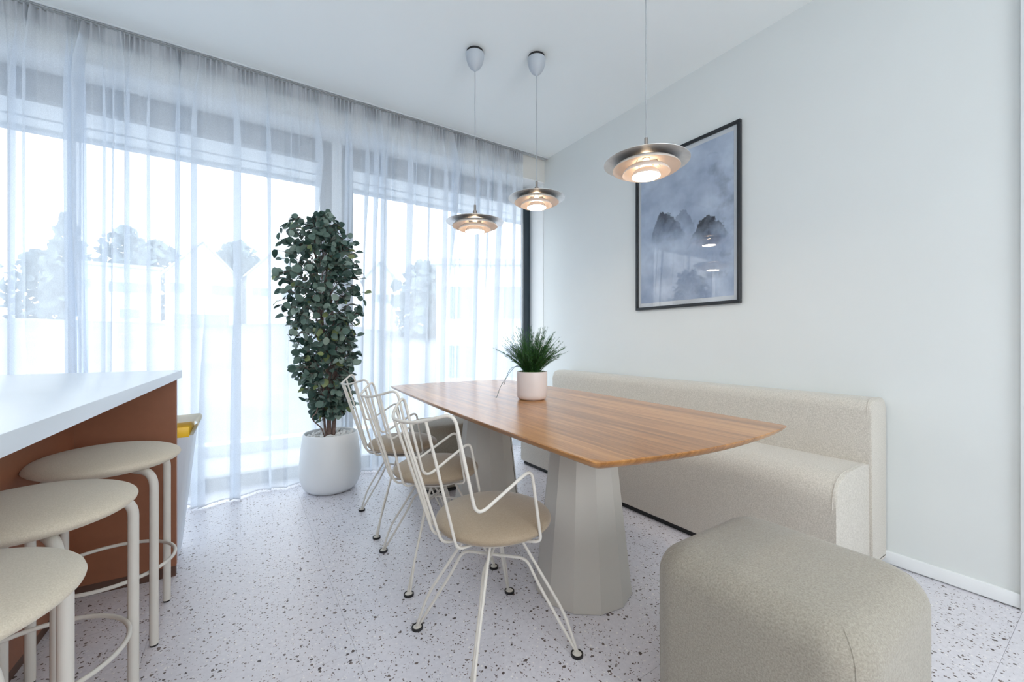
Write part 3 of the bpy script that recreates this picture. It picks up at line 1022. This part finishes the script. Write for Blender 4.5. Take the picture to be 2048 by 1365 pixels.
# ------------------------------------------------------------------ wire chairs
def make_chair(label, x, y, rz=0.0):
    t = thing('wire_chair', label, 'chair', (x, y, 0), rz, 'wire armchairs along the table')
    wr = .0052
    bm = ellipsoid(.200, .200, .047, 64, 22)
    for v in bm.verts: v.co.z += .440
    obj('seat', bm, M['leather'], t)
    # back rail and arms: one continuous rod, mirrored about the chair's axis
    half = [(-.345, 0, .812), (-.325, -.085, .815), (-.290, -.155, .832), (-.262, -.205, .848)]
    down = [(-.175, -.200, .545), (.015, -.205, .655), (.060, -.195, .412), (.020, -.150, .408)]
    left = [Vector(p) for p in half]
    curve = spline([Vector((p[0], -p[1], p[2])) for p in half[::-1]] + left[1:], 6)
    body = fillet([curve[-7], curve[-1] + Vector((.012, -.006, .003)), *[Vector(p) for p in down]], [.0, .055, .045, .035, .022, 0], 7)
    other = [Vector((p.x, -p.y, p.z)) for p in body][::-1]
    obj('back_rail', tube(other + curve[7:-7] + body, wr, 10), M['cream_lacquer'], t)
    # upright wires: hairpins hooked under the seat
    for yy in (-.135, -.045, .045, .135):
        k = min(range(len(curve)), key=lambda i: abs(curve[i].y - yy))
        tp = curve[k]
        yb = yy * 0.72
        xb = -math.sqrt(max(0, .207 ** 2 - yb ** 2))
        p = fillet([tp, (xb - .004, yb, .412), (xb + .06, yb * .8, .405)], [0, .03, 0], 6)
        obj('upright', tube(p, wr * .92, 8), M['cream_lacquer'], t)
    # crossed leg rods: every foot carries two rods, each bending under the seat to another foot
    feet = [(-.200, .208), (-.200, -.208), (.200, -.208), (.200, .208)]
    for i in range(4):
        d = Vector((feet[i][0], feet[i][1], 0)).normalized()
        sd = Vector((-d.y, d.x, 0)) * .0055
        p = fillet([d * .288 + sd + Vector((0, 0, .012)), d * .245 + sd * 1.2 + Vector((0, 0, .134)), d * .075 + sd * 1.5 + Vector((0, 0, .397))], [0, .05, 0], 6)
        obj('leg_rod', tube(p, wr, 8), M['cream_lacquer'], t)
    for i in (0, 1):
        d = Vector((feet[i][0], feet[i][1], 0)).normalized()
        sd = Vector((-d.y, d.x, 0)) * -.0055
        zb = .302 + .011 * i
        q = [(.284, .012), (.160, .214), (.115, zb)]
        p = [d * r_ + sd + Vector((0, 0, z_)) for r_, z_ in q] + [-d * r_ + sd + Vector((0, 0, z_)) for r_, z_ in q[::-1]]
        obj('cross_rod', tube(fillet(p, [0, .04, .028, .028, .04, 0], 6), wr, 8), M['cream_lacquer'], t)
    obj('seat_plate', lathe([(0, .390), (.125, .390), (.125, .397), (0, .400)], 24), M['cream_lacquer'], t)
    for fx, fy in feet:
        g = obj('glide', lathe([(0, .010), (.013, .010), (.017, .006), (.017, .0065), (0, .018)], 20, (fx, fy, 0)), M['cream_lacquer'], t)
        obj('rubber_ring', lathe([(.010, 0), (.020, 0), (.0205, .009), (.0165, .0095), (.0165, .004)], 20, (fx, fy, 0), close=True), M['rubber'], g)
    return t


make_chair('nearest cream wire armchair with a round beige cushion', .735, 1.242)
make_chair('middle one of the three cream wire armchairs at the table', .783, 1.86, math.radians(-2))
make_chair('farthest cream wire armchair, beside the white planter', .81, 2.431, math.radians(-3))

# ------------------------------------------------------------------ sofa bench
sf = thing('bench_sofa', 'long oatmeal bench sofa against the right wall', 'sofa', (2.0, 0.665, 0))
L = 2.265


def extrude_profile(prof, y0, y1, bev, ny=10, seg=3):
    bm = bmesh.new()
    rings = []
    for k in range(ny + 1):
        y = lerp(y0, y1, k / ny)
        rings.append([bm.verts.new((p[0], y, p[1])) for p in prof])
    m_ = len(prof)
    for a, b in zip(rings, rings[1:]):
        for k in range(m_): bm.faces.new((a[k], a[(k + 1) % m_], b[(k + 1) % m_], b[k]))
    f0, f1 = bm.faces.new(rings[0][::-1]), bm.faces.new(rings[-1])
    es = list(f0.edges) + list(f1.edges)
    if bev: bmesh.ops.bevel(bm, geom=es, offset=bev, segments=seg, profile=0.5, affect='EDGES')
    return bm


def round_poly(pts, rads, n=6):
    P = fillet([Vector((p[0], p[1], 0)) for p in pts], rads, n, closed=True)
    return [(p.x, p.y) for p in P]


seat_prof = round_poly([(0, .032), (.385, .032), (.385, .492), (.28, .502), (-.002, .495)], [.012, .008, .012, .10, .13], 8)
obj('seat_block', extrude_profile(seat_prof, .012, L - .012, .012), M['sofa'], sf, angle=60)
back_prof = round_poly([(.372, .032), (.545, .032), (.545, .785), (.352, .785)], [.01, .01, .05, .06], 6)
obj('backrest', extrude_profile(back_prof, 0, L, .014), M['sofa'], sf, angle=60)
obj('plinth', box((.025, .02, 0), (.53, L - .02, .034)), M['rubber'], sf, smooth=False)
# end seam following the seat block's profile, and the backrest's vertical piping
sm_ = [Vector((p[0], .0135, p[1])) for p in seat_prof]
obj('piping', tube([p + Vector((0, .012, 0)) for p in sm_ if p.z > .05], .0022, 6), M['sofa'], sf)
bp_ = [Vector((p[0], .016, p[1])) for p in back_prof if p[1] > .05]
obj('piping', tube([p + (Vector((.4485, .016, .42)) - p).normalized() * -.0004 for p in bp_], .0022, 6), M['sofa'], sf)

# ------------------------------------------------------------------ poufs
def make_pouf(label, cx, cy, sx_, sy_, h, rz=0):
    t = thing('pouf', label, 'pouf', (cx, cy, 0), rz, 'square poufs at the table ends')
    bm = bmesh.new()
    lv = []
    hx, hy = sx_ / 2, sy_ / 2
    prof = [(-.012, .03), (-.002, .045), (0, .08), (.002, .25)]
    rt = .075
    for k in range(9):
        a = PI / 2 * k / 8
        prof.append((-rt * (1 - math.cos(a)) + .002, h - rt + rt * math.sin(a) - .004))
    prof += [(-.11, h), (-.16, h + .003)]
    nC = 9
    for off, z in prof:
        rc = max(.02, .085 + off * .55)
        ring = []
        for s1, s2, a0 in ((1, 1, 0), (-1, 1, PI / 2), (-1, -1, PI), (1, -1, 3 * PI / 2)):
            for q in range(nC):
                a = a0 + q * PI / 2 / (nC - 1)
                ring.append(bm.verts.new((s1 * (hx + off - rc) + rc * math.cos(a), s2 * (hy + off - rc) + rc * math.sin(a), z)))
        lv.append(ring)
    m_ = len(lv[0])
    for a, b in zip(lv, lv[1:]):
        for k in range(m_): bm.faces.new((a[k], a[(k + 1) % m_], b[(k + 1) % m_], b[k]))
    bm.faces.new(lv[0][::-1]); bm.faces.new(lv[-1])
    obj('cushion', bm, M['pouf'], t, angle=180)
    # stitched corner seams
    k0 = 2 * nC + nC // 2
    for k0 in (2 * nC + nC // 2, nC + nC // 2, nC // 2, 3 * nC + nC // 2):
        path = []
        for (off, z) in prof[1:10]:
            rc = max(.02, .085 + off * .55)
            q = k0 // nC
            s1, s2 = ((1, 1), (-1, 1), (-1, -1), (1, -1))[q]
            a = q * PI / 2 + PI / 4
            path.append((s1 * (hx + off - rc) + (rc + .0002) * math.cos(a), s2 * (hy + off - rc) + (rc + .0002) * math.sin(a), z))
        obj('seam', tube(path, .0012, 5), M['pouf'], t)
    obj('base', box((-hx + .03, -hy + .03, 0), (hx - .03, hy - .03, .034)), M['rubber'], t, smooth=False)
    return t


make_pouf('large beige felt pouf in front of the near table end', 1.178, .512, .475, .48, .498)
make_pouf('beige felt pouf pushed under the far table end', 1.29, 2.85, .50, .45, .465, ANG)

# ------------------------------------------------------------------ framed print on the right wall
fr = thing('framed_picture', 'black framed print of dark misty mountains on the right wall', 'picture', (XW, 1.7365, 1.842))
hw, hh, fw, fd = .3975, .559, .020, .024
for lo, hi in (((-fd, -hw, -hh), (-.001, hw, -hh + fw)), ((-fd, -hw, hh - fw), (-.001, hw, hh)),
               ((-fd, -hw, -hh + fw), (-.001, -hw + fw, hh - fw)), ((-fd, hw - fw, -hh + fw), (-.001, hw, hh - fw))):
    obj('frame_bar', box(lo, hi, .0015, 1), M['frame_black'], fr, smooth=False)
obj('mount', box((-.010, -hw + fw, -hh + fw), (-.003, hw - fw, hh - fw)), M['mat_board'], fr, smooth=False)
obj('print', box((-.0115, -hw + .044, -hh + .050), (-.0095, hw - .044, hh - .050)), M['art'], fr, smooth=False)
obj('glass', box((-.0165, -hw + fw - .001, -hh + fw - .001), (-.0155, hw - fw + .001, hh - fw + .001)), M['pic_glass'], fr, smooth=False)

# ------------------------------------------------------------------ pendant lamps
def shade(prof, th=.0012):
    """thin shell from an outer profile, closed"""
    inner = [(max(r - th * .3, .0005), z - th) for r, z in prof[::-1]]
    return lathe(prof + inner, 64, close=True)


def make_pendant(label, x, y, zr, tilt=0.0):
    t = thing('pendant_lamp', label, 'lamp', (x, y, HC), 0, 'nickel pendant lamps over the table')
    z0 = zr - HC
    cup = lathe([(0, -.125), (.006, -.125), (.010, -.118), (.030, -.105), (.046, -.080), (.055, -.050), (.058, -.020), (.057, -.017), (0, -.017)], 40)
    obj('ceiling_cup', cup, M['lampplastic'], t)
    obj('cup_shadow_gap', lathe([(0, -.017), (.052, -.017), (.052, 0), (0, 0)], 32), M['rubber'], t)  # black disc stands in for the shadow and gap above the cup
    stem_top = z0 + .105
    wig = [(0.0, 0, -.112)] + [(.0012 * math.sin(k * 1.3), .0012 * math.cos(k * 2.1), lerp(-.112, stem_top, k / 12)) for k in range(1, 12)] + [(0, 0, stem_top)]
    obj('cord', tube(spline(wig, 3), .0026, 8), M['cord'], t)
    obj('socket', lathe([(0, .105), (.0075, .105), (.0075, .070), (.0125, .068), (.0125, .030), (.016, .028), (.016, .012), (0, .012)], 24, (0, 0, z0)), M['socket'], t)
    up = obj('upper_shade', shade([(.016, .018), (.050, .016), (.090, .011), (.130, .006), (.165, .001), (.180, -.003)]), M['steel'], t)
    up.location = (0, 0, z0)
    for nm, rim, top_r, zb, zt in (('second_shade', .142, .045, -.030, .004), ('third_shade', .100, .034, -.050, -.014), ('inner_shade', .060, .022, -.062, -.028)):
        pr_ = []
        for k in range(9):
            u = k / 8
            a = u * PI / 2
            pr_.append((lerp(top_r, rim, math.sin(a * .92) / math.sin(PI / 2 * .92)), lerp(zb, zt, math.cos(a) ** 1.0)))
        o = obj(nm, shade(pr_), M['lampwhite'], t)
        o.location = (0, 0, z0)
    # three thin struts that carry the shades
    for q in range(3):
        a = q * 2 * PI / 3 + .9
        st = obj('strut', tube([(.040 * math.cos(a), .040 * math.sin(a), .016), (.060 * math.cos(a), .060 * math.sin(a), -.030)], .0015, 6), M['socket'], t)
        st.location = (0, 0, z0)
    b = obj('bulb', lathe([(0, -.056), (.020, -.054), (.033, -.047), (.034, -.036), (.026, -.020), (.014, -.004), (.013, .012), (0, .012)], 28), M['bulb'], t)
    b.location = (0, 0, z0)
    b['label'] = 'lit warm white bulb'
    df = obj('diffuser', lathe([(0, -.0605), (.050, -.0600), (.0575, -.0585), (.0575, -.0575), (0, -.0585)], 40), M['diffuser'], t)
    df.location = (0, 0, z0)
    df['label'] = 'glowing round diffuser'
    return t


make_pendant('nickel pendant lamp hanging left, in front of the curtain', 1.225, 2.299, 1.800)
make_pendant('nickel pendant lamp hanging in front of the bare window post', 1.576, 2.124, 1.965)
make_pendant('nearest nickel pendant lamp, overlapping the framed print', 1.474, 1.187, 1.830)

# ------------------------------------------------------------------ potted tree
PX, PY = .528, 3.165
pt = thing('potted_tree', 'tall round-leaved green tree in a white planter with pebbles', 'plant', (PX, PY, 0))
prof = [(0, 0), (.125, 0), (.150, .006), (.178, .032), (.195, .075), (.204, .13), (.203, .18), (.197, .25), (.188, .33), (.180, .392), (.177, .402),
        (.172, .404), (.167, .400), (.168, .36), (0, .36)]
obj('planter', lathe(prof, 72), M['planter'], pt)
obj('soil', lathe([(0, .352), (.1665, .352), (.1665, .366), (0, .372)], 40), M['soil'], pt)
pm = []
rr = random.Random(5)
for k in range(5):
    bm = bmesh.new()
    bmesh.ops.create_icosphere(bm, subdivisions=2, radius=1.0)
    sd = k * 7.3
    for v in bm.verts:
        v.co *= 1 + .35 * mnoise.noise(v.co * 1.1 + Vector((sd, 0, 0)))
    me = bpy.data.meshes.new('pebble'); bm.to_mesh(me); bm.free(); me.materials.append(M['pebble'])
    pm.append(me)
placed = []
tries = 0
while len(placed) < 62 and tries < 4000:
    tries += 1
    a, q = rr.random() * 2 * PI, .152 * math.sqrt(rr.random())
    s = rr.uniform(.010, .019)
    p = Vector((q * math.cos(a), q * math.sin(a), .372 + s * .6))
    if p.xy.length > .163 - s or p.xy.length < .035: continue
    if any((p - c).length < (s + s2) * .80 for c, s2 in placed): continue
    placed.append((p, s))
    o = bpy.data.objects.new('pebble', rr.choice(pm)); link(o, pt)
    o.location = p; o.scale = (s * rr.uniform(.9, 1.3), s, s * rr.uniform(.7, 1)); o.rotation_euler = (rr.random() * 6, rr.random() * 6, rr.random() * 6)


def crown_axis(z): return Vector((-.105 * max(0, (z - .5)) / 1.2 if z < 1.75 else -.109 + .02 * (z - 1.75), -.10 * min(1.0, (z - .5) / .7), 0))


def crown_r(z):
    pts = ((.46, .03), (.52, .10), (.60, .155), (.75, .185), (.95, .215), (1.15, .245), (1.30, .275), (1.48, .285), (1.62, .262), (1.75, .225), (1.85, .165), (1.92, .09), (1.96, .02))
    for (za, ra), (zb, rb) in zip(pts, pts[1:]):
        if za <= z <= zb: return lerp(ra, rb, (z - za) / (zb - za))
    return 0.02


tr = [[(-.01, 0, .36), (-.012, .01, .60), (-.03, .0, .95), (-.07, .01, 1.35), (-.10, .02, 1.70)],
      [(.018, .012, .36), (.03, .0, .62), (.035, .02, 1.0), (.0, .03, 1.4), (-.06, .03, 1.75)],
      [(-.030, -.015, .36), (-.045, -.01, .52), (-.06, -.03, .85), (-.10, -.04, 1.25), (-.13, -.02, 1.6)]]
for k, p in enumerate(tr):
    path = spline(p, 7)
    m_ = len(path)
    rad0 = (.017, .015, .009)[k]
    obj('trunk', tube(path, [rad0 * (1 - .75 * i / m_) for i in range(m_)], 9), M['bark'], pt)
obj('tendril', tube(spline([(-.045, -.03, .37), (-.065, -.04, .44), (-.115, -.05, .50), (-.125, -.05, .53), (-.10, -.05, .56), (-.085, -.04, .62)], 7), .0042, 7), M['bark'], pt)


def leaf_mesh(name, mat, bend, wid):
    bm = bmesh.new()
    n = 6
    rows = []
    for i in range(n + 1):
        u = i / n
        hw_ = wid * math.sin(PI * min(1, max(0, u * .97 + .02))) ** .62
        if i in (0, n): hw_ = .03 if i == 0 else .06
        zc = -bend * u * u
        rows.append([bm.verts.new((-hw_, u, zc + hw_ * .22)), bm.verts.new((0, u, zc)), bm.verts.new((hw_, u, zc + hw_ * .22))])
    for a, b in zip(rows, rows[1:]):
        for k in (0, 1): bm.faces.new((a[k], a[k + 1], b[k + 1], b[k]))
    me = bpy.data.meshes.new(name); bm.to_mesh(me); bm.free()
    me.polygons.foreach_set('use_smooth', [True] * len(me.polygons))
    me.materials.append(mat)
    return me


leaf_meshes = [leaf_mesh('leaf', m_, b_, w_) for m_, b_, w_ in
               ((M['leafA'], .12, .42), (M['leafA'], .25, .36), (M['leafB'], .15, .42), (M['leafB'], .05, .38), (M['leafC'], .18, .42), (M['leafD'], .2, .40))]
wts = (30, 20, 30, 14, 12, 5)
rr = random.Random(99)
cand = []
twigs = bmesh.new()
view = (Vector((0, 0, 1.05)) - Vector((PX, PY, 1.2)))
for k in range(360):
    # a spray: twig from inside the crown to its shell with leaves along it
    z = rr.uniform(.50, 1.90)
    a = rr.random() * 2 * PI
    ax = crown_axis(z)
    ro = crown_r(z) * rr.uniform(.75, 1.03)
    tip = ax + Vector((math.cos(a) * ro, math.sin(a) * ro * .72, z + rr.uniform(-.02, .03)))
    zi = max(.50, z - rr.uniform(.06, .22))
    root = crown_axis(zi) + Vector((math.cos(a) * ro * .15, math.sin(a) * ro * .15, zi))
    mid = root.lerp(tip, .55) + Vector((0, 0, .04 + rr.uniform(0, .03)))
    path = spline([root, mid, tip], 5)
    add_tube(twigs, path, .0016, 4)
    nl = rr.randint(5, 7)
    for i in range(nl):
        u = .35 + .65 * i / (nl - 1)
        q = path[min(len(path) - 1, int(u * (len(path) - 1)))]
        out = (q - crown_axis(q.z) - Vector((0, 0, q.z)))
        out = out.normalized() if out.length > 1e-4 else Vector((1, 0, 0))
        d = (out * rr.uniform(.2, 1.1) + Vector((rr.gauss(0, .6), rr.gauss(0, .6), rr.gauss(-.25, .55)))).normalized()
        nrm = (out * .7 + Vector((rr.gauss(0, .6), rr.gauss(0, .6), rr.gauss(.5, .5))))
        x_ = d.cross(nrm)
        if x_.length < 1e-3: continue
        x_.normalize(); n_ = x_.cross(d).normalized()
        s = rr.uniform(.040, .062) * (1.0 if q.z < 1.75 else .9)
        mt = Matrix((x_ * s, d * s, n_ * s)).transposed().to_4x4(); mt.translation = q
        # how near the camera side this leaf hangs
        cand.append((out.dot(view.normalized()) + .15 * rr.random(), mt, rr.choices(range(6), wts)[0]))
o = obj('twig', twigs, M['bark'], pt); o['kind'] = 'stuff'
cand.sort(key=lambda c: -c[0])
for sc_, mt, li in cand[:296]:
    o = bpy.data.objects.new('leaf', leaf_meshes[li]); link(o, pt)
    o.matrix_local = mt
verts, faces, midx = [], [], []
mats = [M['leafA'], M['leafB'], M['leafC'], M['leafD']]
mi = (0, 0, 1, 1, 2, 3)
for sc_, mt, li in cand[296:]:
    me = leaf_meshes[li]; b0 = len(verts)
    verts += [tuple(mt @ v.co) for v in me.vertices]
    for p in me.polygons:
        faces.append([b0 + v for v in p.vertices]); midx.append(mi[li])
me = bpy.data.meshes.new('foliage'); me.from_pydata(verts, [], faces)
for m_ in mats: me.materials.append(m_)
me.polygons.foreach_set('material_index', midx)
me.polygons.foreach_set('use_smooth', [True] * len(faces))
o = bpy.data.objects.new('foliage', me); link(o, pt); o['kind'] = 'stuff'

# ------------------------------------------------------------------ small plant on the table
sp_ = thing('potted_fern', 'small feathery green plant in a blush white pot on the table', 'plant', (1.270, 1.752, .745))
prof = [(0, 0), (.058, 0), (.068, .004), (.076, .013), (.079, .028), (.0795, .140), (.0785, .146), (.0765, .1465), (.0745, .144), (.0735, .12), (0, .12)]
obj('pot', lathe(prof, 56), M['pinkpot'], sp_)
rr = random.Random(31)
bm = bmesh.new()
for k in range(420):
    a, q = rr.random() * 2 * PI, .071 * math.sqrt(rr.random())
    c = Vector((q * math.cos(a), q * math.sin(a), .128 + rr.uniform(0, .016) + .008 * (1 - q / .071)))
    d = Vector((rr.gauss(0, 1), rr.gauss(0, 1), rr.gauss(.6, .6))).normalized() * rr.uniform(.008, .016)
    sdv = d.orthogonal().normalized() * .0022
    bm.faces.new([bm.verts.new(c - sdv), bm.verts.new(c + sdv), bm.verts.new(c + d)])
add_lathe(bm, [(0, .118), (.072, .118), (.072, .130), (0, .134)], 24)
o = obj('moss', bm, M['moss'], sp_, smooth=False); o['kind'] = 'stuff'
bm = bmesh.new()
for k in range(400):
    a = rr.random() * 2 * PI
    el = rr.uniform(.0, 1.0) ** .8
    lean = .10 + el * .95
    ln = rr.uniform(.15, .285) * (1 - .18 * el)
    base = Vector((.03 * rr.random() * math.cos(a), .03 * rr.random() * math.sin(a), .125))
    hd = Vector((math.cos(a), math.sin(a), 0))
    pts = []
    for i in range(7):
        u = i / 6
        th_ = lean * (.55 + .6 * u)
        pts.append((pts[-1] if pts else base) + (hd * math.sin(th_) + Vector((0, 0, math.cos(th_)))) * (ln / 6 if i else 0))
    add_tube(bm, pts, [.0011 * (1 - .6 * i / 6) for i in range(7)], 3)
    # needles
    for i in range(46):
        u = .18 + .82 * rr.random()
        f = u * 6; j = min(5, int(f)); q = pts[j].lerp(pts[j + 1], f - j)
        tg = (pts[j + 1] - pts[j]).normalized()
        sd = tg.orthogonal().normalized()
        sd.rotate(Matrix.Rotation(rr.random() * 2 * PI, 3, tg))
        d = (tg * 1.3 + sd).normalized() * rr.uniform(.009, .020)
        wv = d.cross(tg).normalized() * .0009
        f_ = bm.faces.new([bm.verts.new(q - wv), bm.verts.new(q + wv), bm.verts.new(q + d)])
        f_.material_index = 1 if rr.random() < .35 else 0
o = obj('foliage', bm, [M['grass'], M['grass2']], sp_, smooth=False); o['kind'] = 'stuff'
bm = bmesh.new()
for (dx, dz, sgn) in ((-.105, .150, 1), (-.150, .085, 1)):
    pts = spline([(-.02, -.01, .128), (-.05, .01, .165), (-.085, .03, .172), (dx * .95 - .01, .05, dz - .03 + .03), (dx - .03, .06, dz - .07)], 5)
    add_tube(bm, pts, .0011, 4)
    for i in range(60):
        q = pts[rr.randrange(4, len(pts))]
        d = Vector((rr.gauss(-.4, 1), rr.gauss(0, 1), rr.gauss(-.3, 1))).normalized() * rr.uniform(.006, .012)
        wv = d.orthogonal().normalized() * .0008
        bm.faces.new([bm.verts.new(q - wv), bm.verts.new(q + wv), bm.verts.new(q + d)])
obj('trailing_stem', bm, M['grass2'], sp_, smooth=False)
